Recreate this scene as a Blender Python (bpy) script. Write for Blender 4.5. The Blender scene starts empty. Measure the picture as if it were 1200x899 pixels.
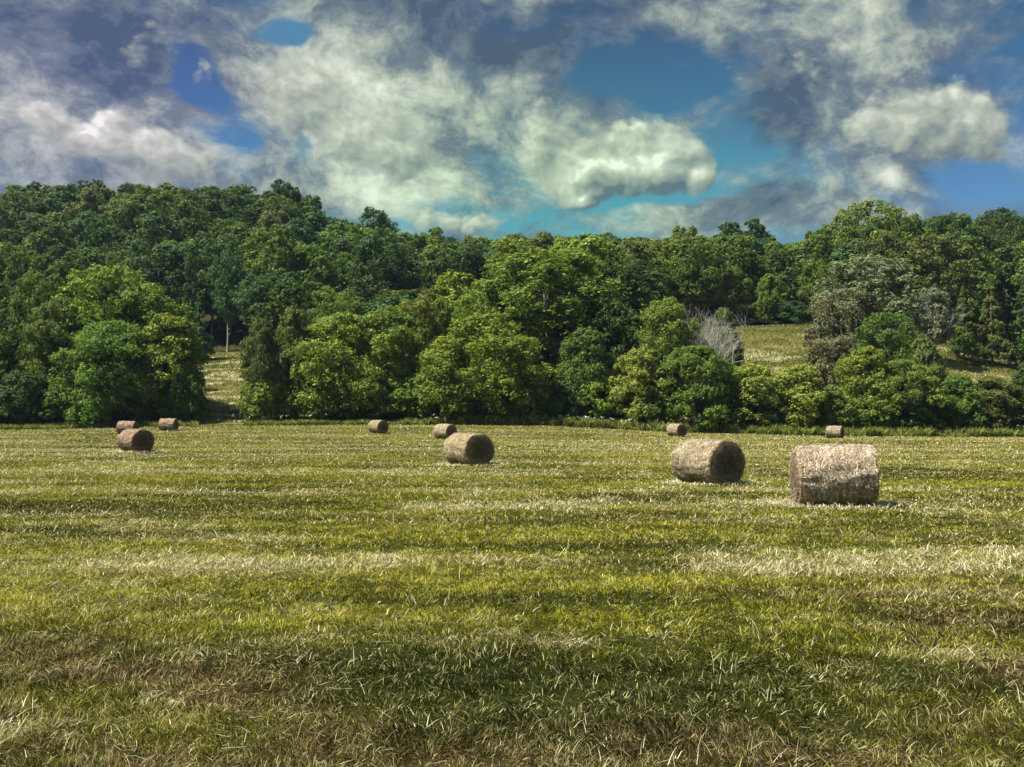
import bpy, math, random
import numpy as np

# ------------------------------------------------------------------ camera, sky, sun
sc = bpy.context.scene
COL = sc.collection
F = 1100.0                 # focal length in photo pixels (photo 1200 wide)
HZ = 491.0                 # horizon row of the photo
CAMZ = 2.1
R = math.radians

cam_d = bpy.data.cameras.new('camera')
cam = bpy.data.objects.new('camera', cam_d)
COL.objects.link(cam)
cam_d.sensor_width = 36
cam_d.lens = 36 * F / 1200
cam_d.clip_start = 0.05
cam_d.clip_end = 5000
cam.location = (0, 0, CAMZ)
cam.rotation_euler = (R(90) + math.atan((HZ - 449.5) / F), 0, 0)
sc.camera = cam

SUN_EL, SUN_AZ = 57.0, -106.0     # azimuth clockwise from +Y
sv = (math.sin(R(SUN_AZ)) * math.cos(R(SUN_EL)), math.cos(R(SUN_AZ)) * math.cos(R(SUN_EL)), math.sin(R(SUN_EL)))
sun_d = bpy.data.lights.new('sun', 'SUN')
sun_d.energy = 5.0
sun_d.angle = R(0.5)
sun_d.color = (1.0, 0.94, 0.80)
sun = bpy.data.objects.new('sun', sun_d)
COL.objects.link(sun)
from mathutils import Vector
sun.rotation_euler = Vector(sv).to_track_quat('Z', 'Y').to_euler()

vs = sc.view_settings
vs.view_transform = 'Standard'
vs.look = 'None'
vs.exposure = 1.4
vs.gamma = 1
vs.use_curve_mapping = False
sc.cycles.max_bounces = 5
sc.cycles.diffuse_bounces = 2
sc.cycles.transmission_bounces = 3
sc.cycles.glossy_bounces = 2


def mk_math(nt):
    def m(op, a, b=None, c=None, clamp=False):
        n = nt.nodes.new('ShaderNodeMath')
        n.operation = op
        n.use_clamp = clamp
        for i, v in enumerate((a, b, c)):
            if v is None:
                continue
            if isinstance(v, (int, float)):
                n.inputs[i].default_value = v
            else:
                nt.links.new(v, n.inputs[i])
        return n.outputs[0]
    return m


def azel(px, py):
    X, Z = (px - 600) / F, (HZ - py) / F
    return math.atan(X), math.atan(Z / math.hypot(1, X))


def build_world():
    w = bpy.data.worlds.new('World')
    sc.world = w
    w.use_nodes = True
    nt = w.node_tree
    for n in list(nt.nodes):
        nt.nodes.remove(n)
    L = nt.links.new
    m = mk_math(nt)
    out = nt.nodes.new('ShaderNodeOutputWorld')
    bg = nt.nodes.new('ShaderNodeBackground')
    bg.inputs['Strength'].default_value = 0.062
    L(bg.outputs[0], out.inputs[0])
    sky = nt.nodes.new('ShaderNodeTexSky')
    sky.sky_type = 'NISHITA'
    sky.sun_disc = False
    sky.sun_elevation = R(SUN_EL)
    sky.sun_rotation = R(SUN_AZ)
    sky.air_density = 1.3
    sky.dust_density = 0.6
    sky.ozone_density = 2.0
    tc = nt.nodes.new('ShaderNodeTexCoord')
    sep = nt.nodes.new('ShaderNodeSeparateXYZ')
    L(tc.outputs['Generated'], sep.inputs[0])
    az = m('ARCTAN2', sep.outputs[0], sep.outputs[1])
    el = m('ARCSINE', sep.outputs[2])

    def comb(x, y, z=0.0):
        c = nt.nodes.new('ShaderNodeCombineXYZ')
        for i, v in enumerate((x, y, z)):
            if isinstance(v, (int, float)):
                c.inputs[i].default_value = v
            else:
                L(v, c.inputs[i])
        return c.outputs[0]

    def noise(vec, scale, detail, rough=0.55, lac=2.0):
        n = nt.nodes.new('ShaderNodeTexNoise')
        n.inputs['Scale'].default_value = scale
        n.inputs['Detail'].default_value = detail
        n.inputs['Roughness'].default_value = rough
        n.inputs['Lacunarity'].default_value = lac
        L(vec, n.inputs['Vector'])
        return n

    P0 = comb(az, m('MULTIPLY', el, 1.25), 0.0)
    # swirl the coordinates so the cloud edges billow
    def warp(vec, scale, amt, det):
        wn = noise(vec, scale, det, 0.55)
        vm = nt.nodes.new('ShaderNodeVectorMath'); vm.operation = 'SUBTRACT'
        L(wn.outputs['Color'], vm.inputs[0]); vm.inputs[1].default_value = (0.5, 0.5, 0.5)
        v2 = nt.nodes.new('ShaderNodeVectorMath'); v2.operation = 'MULTIPLY_ADD'
        L(vm.outputs[0], v2.inputs[0]); v2.inputs[1].default_value = (amt, amt, 0); L(vec, v2.inputs[2])
        return v2.outputs[0]
    P = warp(P0, 9.0, 0.050, 3)

    def ell(px, py, rx, ry, rot, src, lo=1.35, hi=0.15, z=1.0):
        """soft ellipse in the sky, 1 in the middle, 0 at the rim"""
        a, e = azel(px, py)
        mp = nt.nodes.new('ShaderNodeMapping')
        mp.vector_type = 'TEXTURE'
        mp.inputs['Location'].default_value = (a, e * 1.25, 0)
        mp.inputs['Rotation'].default_value = (0, 0, R(rot))
        mp.inputs['Scale'].default_value = (rx / F, 1.25 * ry / F, z)
        L(src, mp.inputs['Vector'])
        ln = nt.nodes.new('ShaderNodeVectorMath'); ln.operation = 'LENGTH'
        L(mp.outputs[0], ln.inputs[0])
        mr = nt.nodes.new('ShaderNodeMapRange'); mr.interpolation_type = 'SMOOTHSTEP'
        L(ln.outputs['Value'], mr.inputs[0])
        mr.inputs[1].default_value = lo; mr.inputs[2].default_value = hi
        mr.inputs[3].default_value = 0; mr.inputs[4].default_value = 1
        return mr.outputs[0]

    def field(lst, src, start):
        acc = start
        sp = nt.nodes.new('ShaderNodeSeparateXYZ')
        L(src, sp.inputs[0])
        for (px, py, rx, ry, rot, wt) in lst:
            # the running sum rides along in z (divided away) so that the ellipses are worked out one after another
            acc = m('MULTIPLY_ADD', ell(px, py, rx, ry, rot, comb(sp.outputs[0], sp.outputs[1], acc), z=1e6), wt, acc)
        return acc

    def smooth(v, a, b):
        mr = nt.nodes.new('ShaderNodeMapRange'); mr.interpolation_type = 'SMOOTHSTEP'
        L(v, mr.inputs[0]); mr.inputs[1].default_value = a; mr.inputs[2].default_value = b
        return mr.outputs[0]

    def ramp(fac, stops):
        r = nt.nodes.new('ShaderNodeValToRGB')
        e = r.color_ramp.elements
        while len(e) < len(stops):
            e.new(0.5)
        for i, (p, c) in enumerate(stops):
            e[i].position = p
            e[i].color = (*c, 1)
        L(fac, r.inputs[0])
        return r.outputs[0]

    def mix(fac, a, b, mode='MIX'):
        n = nt.nodes.new('ShaderNodeMix')
        n.data_type = 'RGBA'
        n.blend_type = mode
        if isinstance(fac, (int, float)):
            n.inputs[0].default_value = fac
        else:
            L(fac, n.inputs[0])
        for i, v in ((6, a), (7, b)):
            if isinstance(v, tuple):
                n.inputs[i].default_value = (*v, 1)
            else:
                L(v, n.inputs[i])
        return n.outputs[2]

    # ---- clear air: deep blue overhead, turquoise low down
    elr = nt.nodes.new('ShaderNodeMapRange')
    L(el, elr.inputs[0]); elr.inputs[1].default_value = 0.15; elr.inputs[2].default_value = 0.42
    clear = ramp(elr.outputs[0], [(0.0, (0.85, 2.4, 3.2)), (0.25, (0.38, 1.95, 3.0)), (0.6, (0.20, 0.95, 1.85)), (1.0, (0.12, 0.36, 0.85))])
    clear = mix(ell(640, 230, 330, 170, 0, P0), clear, mix(1.0, clear, (1.0, 1.04, 0.90), 'MULTIPLY'))
    clear = mix(ell(60, 90, 240, 190, 0, P0), clear, mix(1.0, clear, (1.1, 0.72, 1.0), 'MULTIPLY'))
    clear = mix(ell(1140, 200, 130, 130, 0, P0), clear, mix(1.0, clear, (1.1, 0.72, 0.95), 'MULTIPLY'))
    clear = mix(ell(335, 30, 70, 40, 0, P0), clear, (0.38, 1.35, 2.2))
    clear = mix(0.10, clear, sky.outputs[0])

    # ---- a broken veil of grey layered cloud over much of the sky
    PV = warp(P0, 4.0, 0.11, 4)
    mpv = nt.nodes.new('ShaderNodeMapping'); mpv.inputs['Scale'].default_value = (1.0, 1.7, 1)
    L(PV, mpv.inputs[0])
    nv = noise(mpv.outputs[0], 5.0, 8, .62).outputs['Fac']
    veil = [(70, 90, 150, 110, 0, .40), (210, 190, 90, 60, 10, .18), (130, 190, 130, 45, 0, .22), (400, 100, 150, 110, 0, .50), (480, 200, 110, 80, 0, .36),
            (520, 90, 110, 70, 0, .22), (960, 90, 110, 60, 0, .30), (1090, 90, 130, 90, 0, .34), (1050, 200, 100, 60, -20, .16), (600, 40, 100, 40, 0, .15),
            (880, 262, 170, 26, 0, .22), (690, 150, 110, 60, 0, .20), (1060, 214, 80, 16, -28, .30), (300, 150, 60, 60, 0, .05),
            (216, 90, 34, 40, 0, -.95), (255, 165, 60, 48, 0, -.52), (340, 168, 30, 32, 0, -.48), (325, 28, 30, 16, 15, -.42), (350, 36, 26, 12, -20, -.36), (445, 200, 30, 32, 0, -.40),
            (770, 80, 110, 40, -8, -.36), (860, 160, 60, 60, 0, -.26), (920, 235, 60, 30, 0, -.12), (780, 228, 75, 16, 0, -.40), (560, 72, 50, 20, -20, -.30), (1125, 220, 50, 30, -20, -.36)]
    vd = field(veil, PV, m('MULTIPLY_ADD', nv, 2.3, -1.02))
    vmask = smooth(vd, -.12, .34)
    vlit = m('MULTIPLY_ADD', noise(PV, 9, 9, .68).outputs['Fac'], 2.8, -1.05)
    vlit = field([(400, 130, 150, 120, 0, .36), (690, 190, 110, 70, 0, .25), (70, 70, 150, 70, 0, -.30), (150, 170, 110, 40, 0, .22), (600, 40, 160, 40, 0, -.25), (500, 230, 90, 50, 0, .22), (1110, 50, 90, 50, 0, -.12),
                  (1060, 214, 60, 12, -28, .35)], PV, vlit)
    veilc = ramp(vlit, [(0.0, (.45, .72, 1.10)), (.3, (1.15, 1.45, 1.65)), (.55, (2.6, 2.95, 2.5)), (.85, (4.6, 4.9, 4.0)), (1.0, (5.6, 5.8, 5.0))])
    col = mix(m('MULTIPLY', vmask, .93), clear, veilc)

    # ---- sunlit cumulus heads in front, built of heaped puffs with flat shaded feet
    def heap(vec):
        a = m('MULTIPLY', noise(vec, 7.0, 8, 0.60).outputs['Fac'], .9)
        for sc_, wt in ((20.0, .16), (46.0, .12), (105.0, .08)):
            v = nt.nodes.new('ShaderNodeTexVoronoi')
            v.voronoi_dimensions = '2D'; v.feature = 'F1'
            v.inputs['Scale'].default_value = sc_
            L(vec, v.inputs['Vector'])
            a = m('MULTIPLY_ADD', m('SUBTRACT', .40, v.outputs['Distance']), wt, a)
        return a
    PC = warp(P0, 16.0, 0.036, 5)
    heads = [(632, 160, 34, 42, 0, .8), (660, 205, 58, 46, 0, .85), (705, 180, 50, 50, 0, .8), (762, 172, 50, 48, 0, .85), (800, 192, 38, 38, 0, .85), (826, 212, 19, 24, 0, .9),
             (740, 205, 75, 28, 0, .75), (688, 232, 28, 15, 0, .8), (330, 95, 58, 42, 0, .66), (390, 125, 70, 52, 0, .64), (430, 170, 70, 48, 0, .60), (485, 188, 54, 42, 0, .60), (330, 160, 18, 30, 0, .5),
             (500, 120, 60, 40, 0, .45), (140, 150, 74, 40, 0, .64), (200, 190, 74, 34, 0, .72), (95, 165, 44, 24, 0, .5), (40, 138, 32, 32, 0, .68), (180, 50, 48, 32, 0, .58), (238, 90, 18, 38, 0, .5),
             (1045, 118, 54, 40, 0, .62), (1010, 155, 48, 26, 0, .5), (1080, 165, 40, 30, 0, .55), (1120, 128, 54, 42, 0, .75), (1155, 155, 44, 36, 0, .62), (950, 75, 48, 34, 0, .5), (540, 260, 64, 18, 0, .7), (485, 245, 40, 18, 0, .5), (560, 215, 40, 24, 0, .4)]
    hd = field(heads, PC, m('ADD', m('MULTIPLY_ADD', heap(PC), 2.0, -1.06), -.27))
    hmask = smooth(hd, -.10, .34)
    vo = nt.nodes.new('ShaderNodeVectorMath'); vo.operation = 'ADD'
    L(PC, vo.inputs[0]); vo.inputs[1].default_value = (-0.007, 0.012, 0.0)
    hd2 = field(heads, vo.outputs[0], m('ADD', m('MULTIPLY_ADD', heap(vo.outputs[0]), 2.0, -1.06), -.27))
    rel = m('SUBTRACT', hd, hd2)
    hl = m('MULTIPLY_ADD', rel, .85, .47)
    hl = m('MULTIPLY_ADD', m('SUBTRACT', noise(PC, 10, 6, .62).outputs['Fac'], .5), 1.1, hl)
    hl = field([(826, 212, 20, 22, 0, .3), (662, 205, 34, 26, 0, .2), (685, 236, 22, 9, 0, .4), (740, 212, 60, 14, 0, -.12), (205, 192, 50, 20, 0, .12)], P0, hl)
    headc = ramp(hl, [(0.0, (.75, 1.10, 1.30)), (.3, (1.7, 2.05, 1.9)), (.6, (2.9, 3.2, 2.65)), (.85, (4.3, 4.6, 3.8)), (1.0, (6.0, 6.2, 5.4))])
    col = mix(m('MULTIPLY', hmask, .92), col, headc)
    col = mix(m('MULTIPLY', ell(640, 230, 330, 150, 0, P0), .8), col, mix(1.0, col, (0.90, 1.04, 0.88), 'MULTIPLY'))
    col = mix(ell(60, 90, 240, 190, 0, P0), col, mix(1.0, col, (1.02, 0.92, 1.10), 'MULTIPLY'))
    # higher up and behind the viewer the sky is a plain cloudy day
    up = nt.nodes.new('ShaderNodeMapRange')
    L(el, up.inputs[0]); up.inputs[1].default_value = 0.50; up.inputs[2].default_value = 0.95
    zen = mix(0.35, sky.outputs[0], (2.6, 2.9, 3.1))
    skyc = mix(up.outputs[0], col, zen)
    L(skyc, bg.inputs[0])
    w.cycles.sampling_method = 'MANUAL'
    w.cycles.sample_map_resolution = 512


build_world()

# ------------------------------------------------------------------ helpers
rng = np.random.default_rng(7)


def vnoise(x, y, seed=0):
    """smooth lattice noise in 0..1"""
    x = np.asarray(x, float); y = np.asarray(y, float)
    xi = np.floor(x).astype(np.int64); yi = np.floor(y).astype(np.int64)
    fx = x - xi; fy = y - yi
    fx = fx * fx * (3 - 2 * fx); fy = fy * fy * (3 - 2 * fy)

    def h(a, b):
        n = (a * 374761393 + b * 668265263 + seed * 1442695041) & 0x7fffffff
        n = ((n ^ (n >> 13)) * 1274126177) & 0x7fffffff
        n = (n ^ (n >> 16)) & 0xffff
        return n / 65535.0
    return ((h(xi, yi) * (1 - fx) + h(xi + 1, yi) * fx) * (1 - fy)
            + (h(xi, yi + 1) * (1 - fx) + h(xi + 1, yi + 1) * fx) * fy)


def fbm(x, y, seed=0, octv=4):
    s = 0; a = 0.5; t = 0
    for k in range(octv):
        s = s + a * vnoise(x * 2 ** k + 17.3 * k, y * 2 ** k - 9.1 * k, seed + k)
        t += a; a *= 0.5
    return s / t


def sstep(a, b, x):
    t = np.clip((np.asarray(x, float) - a) / (b - a), 0, 1)
    return t * t * (3 - 2 * t)


def mesh_np(name, verts, faces_list, mats, smooth=False, attrs=None, mat_idx=None):
    """verts (n,3); faces_list: list of int arrays (m,k); attrs: {name: per-face float}"""
    me = bpy.data.meshes.new(name)
    nv = len(verts)
    me.vertices.add(nv)
    me.vertices.foreach_set('co', np.ascontiguousarray(verts, dtype=np.float32).ravel())
    loops = np.concatenate([f.ravel() for f in faces_list]).astype(np.int32)
    tot = np.concatenate([np.full(len(f), f.shape[1], np.int32) for f in faces_list])
    start = np.concatenate([[0], np.cumsum(tot)[:-1]]).astype(np.int32)
    me.loops.add(len(loops))
    me.loops.foreach_set('vertex_index', loops)
    me.polygons.add(len(tot))
    me.polygons.foreach_set('loop_start', start)
    me.polygons.foreach_set('loop_total', tot)
    me.polygons.foreach_set('use_smooth', np.full(len(tot), smooth, bool))
    if mat_idx is not None:
        me.polygons.foreach_set('material_index', mat_idx.astype(np.int32))
    for k, (dom, typ, v) in (attrs or {}).items():
        at = me.attributes.new(k, typ, dom)
        if typ == 'FLOAT':
            at.data.foreach_set('value', np.ascontiguousarray(v, dtype=np.float32))
        else:
            at.data.foreach_set('color', np.ascontiguousarray(v, dtype=np.float32).ravel())
    me.update(calc_edges=True)
    for mt in (mats if isinstance(mats, (list, tuple)) else [mats]):
        me.materials.append(mt)
    return me


def link(name, data, parent=None):
    o = bpy.data.objects.new(name, data)
    COL.objects.link(o)
    if parent:
        o.parent = parent
    return o


def tag(o, label=None, cat=None, group=None, kind=None):
    if label:
        n = len(label.split())
        assert 4 <= n <= 16, label
        o['label'] = label
    if cat:
        o['category'] = cat
    if group:
        o['group'] = group
    if kind:
        o['kind'] = kind


# ------------------------------------------------------------------ terrain
UP = (np.array([0, 20, 265, 440, 640, 800, 1000, 1170, 1300]) - 600) / F
ZE = np.array([.6, .6, 1.2, 1.3, 1.2, .2, -.3, -.4, -.4])
UM = (np.array([-200, 50, 265, 600, 820, 960, 1060, 1130, 1200, 1400]) - 600) / F
ZM = np.array([14.5, 15.5, 16.6, 19., 21.8, 22.6, 20.5, 18.2, 15.5, 15.])
UC = (np.array([-300, 20, 180, 320, 400, 470, 540, 620, 760, 860, 930, 1000, 1075, 1170, 1500]) - 600) / F
TC = np.array([214, 212, 209, 214, 250, 262, 276, 269, 270, 262, 278, 262, 262, 252, 250])     # rows of the tree tops on the ridge
ZC = CAMZ + (HZ - TC) / F * 300 - 19.0


def terrain(x, y):
    x = np.asarray(x, float); y = np.asarray(y, float)
    u = np.clip(x / np.maximum(y, 30.0), -1.2, 1.2)
    ze = np.interp(u, UP, ZE); zm = np.interp(u, UM, ZM); zc = np.interp(u, UC, ZC)
    f = ze * sstep(80, 132, y)
    mid = sstep(128, 205, y) * 0.55 + 0.45 * np.clip((y - 132) / 73, 0, 1)
    f = f + (zm - ze) * mid
    f = f + (zc - zm) * (0.5 * sstep(200, 310, y) + 0.5 * np.clip((y - 205) / 100, 0, 1))
    f = f - 12 * sstep(340, 700, y)
    f = f + (fbm(x * .25, y * .25, 3) - .5) * .10 * np.clip(y / 20, 0.2, 1)
    return f


def windrows(x, y):
    """0..1 amount of pale dry hay lying on the ground; second value 0..1 brown thatch; third lushness"""
    wx = x + 0.0
    wy = y + (fbm(x * .05, y * .05, 11) - .5) * 5 + (fbm(x * .3, y * .3, 12) - .5) * 1.2
    s = np.zeros_like(wy)
    for (c, w, a) in ((12.6, .85, .95), (15.6, .5, .45), (17.8, .5, .35), (21.5, 1.3, .75), (26.5, 1.0, .5), (31.0, 1.0, .65), (38, 2.0, .65), (46, 2.2, .8),
                      (55, 2.2, .6), (64, 2.2, .75), (75, 2.6, .6), (86, 2.5, .75), (98, 3, .65), (109, 2.6, .7), (120, 3, .5)):
        g = a * np.exp(-((wy - c) / w) ** 2)
        s = np.maximum(s, g)
    patch = fbm(x * .18 + 5, y * .35, 21)
    s = s * sstep(.36, .60, patch) * 1.25 * (.35 + .9 * sstep(.35, .62, fbm(x * .55, y * 1.1, 22)))
    small = fbm(x * .8, y * 1.9, 31, 4)
    s = s + .75 * sstep(.50, .78, small) * sstep(.35, .65, fbm(x * .12, y * .12 + 4, 41))
    s = s + .05 + .20 * sstep(26, 70, y)
    near = sstep(9.2, 6.6, y + (fbm(x * .4, y * .4, 51) - .5) * 5 + 1.6 * sstep(-3.5, 0, x)) 
    right = sstep(2.6, 4.6, x + (fbm(x * .6, y * .6, 52) - .5) * 3) * sstep(13.0, 10.2, y)
    b = np.clip((near * .75 + right * .8) * (.35 + 1.1 * sstep(.35, .62, fbm(x * .9, y * 1.4, 54))) + .3 * sstep(.6, .8, fbm(x * .3, y * .6, 53)), 0, 1)
    b = np.clip(b, 0, 1)
    lush = .5 * fbm(x * .10 + 9, y * .16, 61) + .5 * fbm(x * .35, y * .9 + 3, 62) - .06 * sstep(13, 8, y) + .05 * sstep(30, 80, y)
    return np.clip(s, 0, 1), b, lush


def meadow_rows(x, y):
    """pale mown bands on the slope behind the hedge"""
    k = (y + (fbm(x * .05, y * .08, 71) - .5) * 14 + (fbm(x * .35, y * .2, 75) - .5) * 5) / 5.2
    s = sstep(.45, .95, np.sin(k * 2 * math.pi) * .5 + .5) * sstep(.25, .5, fbm(x * .06, y * .3, 72))
    px = 600 + F * x / np.maximum(y, 1)
    right = .9 * np.exp(-((y - 205.5 - (fbm(x * .05, x * 0, 73) - .5) * 4) / 1.6) ** 2) + .45 * sstep(.5, .75, fbm(x * .15, y * .3, 74)) * sstep(196, 186, y)
    return np.where(px < 330, s * (.35 + .6 * fbm(x * .5, y * .5, 76)), right)


# ground sheet: fine near the viewer, coarse far off
def ground_mesh():
    ys = np.concatenate([np.linspace(-60, 2, 12), np.geomspace(2.6, 60, 150), np.linspace(60.8, 340, 300), np.geomspace(350, 1200, 24)])
    us = np.concatenate([-np.geomspace(3, .9, 10), np.linspace(-.85, .85, 260), np.geomspace(.9, 3, 10)])
    Y, U = np.meshgrid(ys, us, indexing='ij')
    X = U * np.maximum(np.abs(Y), 30) * 1.0
    X = np.where(Y < 30, U * 30, U * Y)
    Z = terrain(X, Y)
    v = np.stack([X, Y, Z], -1).reshape(-1, 3)
    ny, nx = X.shape
    i = np.arange(ny * nx).reshape(ny, nx)
    f = np.stack([i[:-1, :-1], i[:-1, 1:], i[1:, 1:], i[1:, :-1]], -1).reshape(-1, 4)
    s, b, lush = windrows(v[:, 0], v[:, 1])
    md = sstep(131, 134, v[:, 1])
    s = s * (1 - md) + md * meadow_rows(v[:, 0], v[:, 1])
    b = b * (1 - md)
    # woodland floor: everywhere behind the hedge except the open slopes
    u = v[:, 0] / np.maximum(v[:, 1], 1); px = 600 + u * F
    opn = sstep(228, 240, px) * sstep(296, 284, px) + sstep(770, 800, px)
    opn = np.clip(opn, 0, 1) * sstep(213, 206, v[:, 1])
    wood = np.clip(md * (1 - opn), 0, 1)
    return v, f, s, b, lush, md, wood


def nodes_mat(name):
    mt = bpy.data.materials.new(name)
    mt.use_nodes = True
    nt = mt.node_tree
    b = nt.nodes['Principled BSDF']
    return mt, nt, b


def add_ramp(nt, fac, stops):
    r = nt.nodes.new('ShaderNodeValToRGB')
    e = r.color_ramp.elements
    while len(e) < len(stops):
        e.new(0.5)
    for i, (p, c) in enumerate(stops):
        e[i].position = p
        e[i].color = (*c, 1)
    nt.links.new(fac, r.inputs[0])
    return r.outputs[0]


def add_attr(nt, name, typ='GEOMETRY'):
    a = nt.nodes.new('ShaderNodeAttribute')
    a.attribute_name = name
    a.attribute_type = typ
    return a


def add_mix(nt, fac, a, b, mode='MIX'):
    n = nt.nodes.new('ShaderNodeMix')
    n.data_type = 'RGBA'; n.blend_type = mode
    for i, v in ((0, fac), (6, a), (7, b)):
        if isinstance(v, (int, float)):
            n.inputs[i].default_value = v
        elif isinstance(v, tuple):
            n.inputs[i].default_value = (*v, 1)
        else:
            nt.links.new(v, n.inputs[i])
    return n.outputs[2]


def add_noise(nt, scale, detail=4, rough=.6, coord='Object', stretch=None):
    tc = nt.nodes.new('ShaderNodeTexCoord')
    n = nt.nodes.new('ShaderNodeTexNoise')
    n.inputs['Scale'].default_value = scale
    n.inputs['Detail'].default_value = detail
    n.inputs['Roughness'].default_value = rough
    if stretch:
        mp = nt.nodes.new('ShaderNodeMapping')
        mp.inputs['Scale'].default_value = stretch
        nt.links.new(tc.outputs[coord], mp.inputs[0])
        nt.links.new(mp.outputs[0], n.inputs['Vector'])
    else:
        nt.links.new(tc.outputs[coord], n.inputs['Vector'])
    return n.outputs['Fac']


def ground_material():
    mt, nt, b = nodes_mat('field_ground')
    n1 = add_noise(nt, 38, 9, .78)
    n2 = add_noise(nt, .9, 5, .65, stretch=(.5, 1.6, 1))
    soil = add_ramp(nt, n1, [(.3, (.006, .007, .003)), (.55, (.022, .024, .008)), (.75, (.07, .065, .022))])
    green = add_ramp(nt, n1, [(.3, (.008, .012, .003)), (.55, (.035, .046, .008)), (.75, (.10, .11, .025))])
    base = add_mix(nt, n2, soil, green)
    hay = add_ramp(nt, n1, [(.3, (.03, .026, .01)), (.55, (.14, .13, .045)), (.75, (.34, .32, .15))])
    brown = add_ramp(nt, n1, [(.3, (.010, .006, .004)), (.55, (.035, .024, .012)), (.8, (.11, .075, .04))])
    c = add_mix(nt, add_attr(nt, 'brown').outputs['Fac'], base, brown)
    c = add_mix(nt, add_attr(nt, 'hay').outputs['Fac'], c, hay)
    n3 = add_noise(nt, 2.2, 6, .7, stretch=(.35, 1.3, 1))
    mead = add_ramp(nt, n3, [(.3, (.03, .036, .008)), (.5, (.085, .088, .020)), (.7, (.17, .16, .055))])
    mead = add_mix(nt, add_attr(nt, 'hay').outputs['Fac'], mead, (.46, .43, .26))
    c = add_mix(nt, add_attr(nt, 'meadow').outputs['Fac'], c, mead)
    litter = add_ramp(nt, n3, [(.3, (.012, .013, .008)), (.7, (.045, .040, .022))])
    c = add_mix(nt, add_attr(nt, 'wood').outputs['Fac'], c, litter)
    nt.links.new(c, b.inputs['Base Color'])
    b.inputs['Roughness'].default_value = 1.0
    b.inputs['Specular IOR Level'].default_value = .0
    bp = nt.nodes.new('ShaderNodeBump')
    bp.inputs['Strength'].default_value = .8
    bp.inputs['Distance'].default_value = .05
    nt.links.new(n1, bp.inputs['Height'])
    nt.links.new(bp.outputs[0], b.inputs['Normal'])
    return mt


gv, gf, gs, gb, gl, gm, gw = ground_mesh()
g = link('ground', mesh_np('ground', gv, [gf], ground_material(), True,
                           {'hay': ('POINT', 'FLOAT', gs), 'brown': ('POINT', 'FLOAT', gb), 'meadow': ('POINT', 'FLOAT', gm), 'wood': ('POINT', 'FLOAT', gw)}))
tag(g, kind='structure')


# ------------------------------------------------------------------ grass, stubble and loose hay
def blades(name, P, heading, lean, length, width, col, mat, curve=.5, twist=None):
    """ribbons of two quads' length: base pair, middle pair, tip"""
    n = len(P)
    dx, dy = np.cos(heading), np.sin(heading)
    hd = np.stack([dx, dy, np.zeros(n)], -1)
    up = np.array([0, 0, 1.0])
    tw = heading + math.pi / 2 if twist is None else twist
    sd = np.stack([np.cos(tw), np.sin(tw), np.zeros(n)], -1) * (width / 2)[:, None]
    ln = length[:, None]
    l1 = lean; l2 = lean + curve
    mid = P + ln * .5 * (hd * np.sin(l1)[:, None] + up * np.cos(l1)[:, None])
    tip = mid + ln * .5 * (hd * np.sin(l2)[:, None] + up * np.cos(l2)[:, None])
    tip[:, 2] = np.maximum(tip[:, 2], P[:, 2] + .008)
    V = np.stack([P - sd, P + sd, mid - sd * .8, mid + sd * .8, tip], 1).reshape(-1, 3)
    b = np.arange(n)[:, None] * 5
    q = b + np.array([[0, 1, 3, 2]])
    t = b + np.array([[2, 3, 4]])
    cc = np.concatenate([col, col])
    cc = np.concatenate([cc, np.ones((len(cc), 1))], 1)
    return mesh_np(name, V, [q, t], mat, False, {'tint': ('FACE', 'FLOAT_COLOR', cc)})


def blade_material(name, transl=.32, gloss=.07):
    mt, nt, b = nodes_mat(name)
    a = add_attr(nt, 'tint')
    nt.links.new(a.outputs['Color'], b.inputs['Base Color'])
    b.inputs['Roughness'].default_value = .55
    b.inputs['Specular IOR Level'].default_value = gloss
    tr = nt.nodes.new('ShaderNodeBsdfTranslucent')
    nt.links.new(a.outputs['Color'], tr.inputs[0])
    mx = nt.nodes.new('ShaderNodeMixShader')
    mx.inputs[0].default_value = transl
    out = nt.nodes['Material Output']
    nt.links.new(b.outputs[0], mx.inputs[1]); nt.links.new(tr.outputs[0], mx.inputs[2])
    nt.links.new(mx.outputs[0], out.inputs[0])
    return mt


GRASS_M = blade_material('grass_blade')


def scatter(n, y0, y1, power, half=.64):
    """points whose number per square metre falls as 1/y**power"""
    k = 2 - power
    r = rng.random(n)
    y = (y0 ** k + r * (y1 ** k - y0 ** k)) ** (1 / k) if abs(k) > 1e-6 else y0 * (y1 / y0) ** r
    x = (rng.random(n) * 2 - 1) * (half * y + .8)
    return x, y


def lerp(a, b, t):
    return a + (b - a) * t[:, None]


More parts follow.
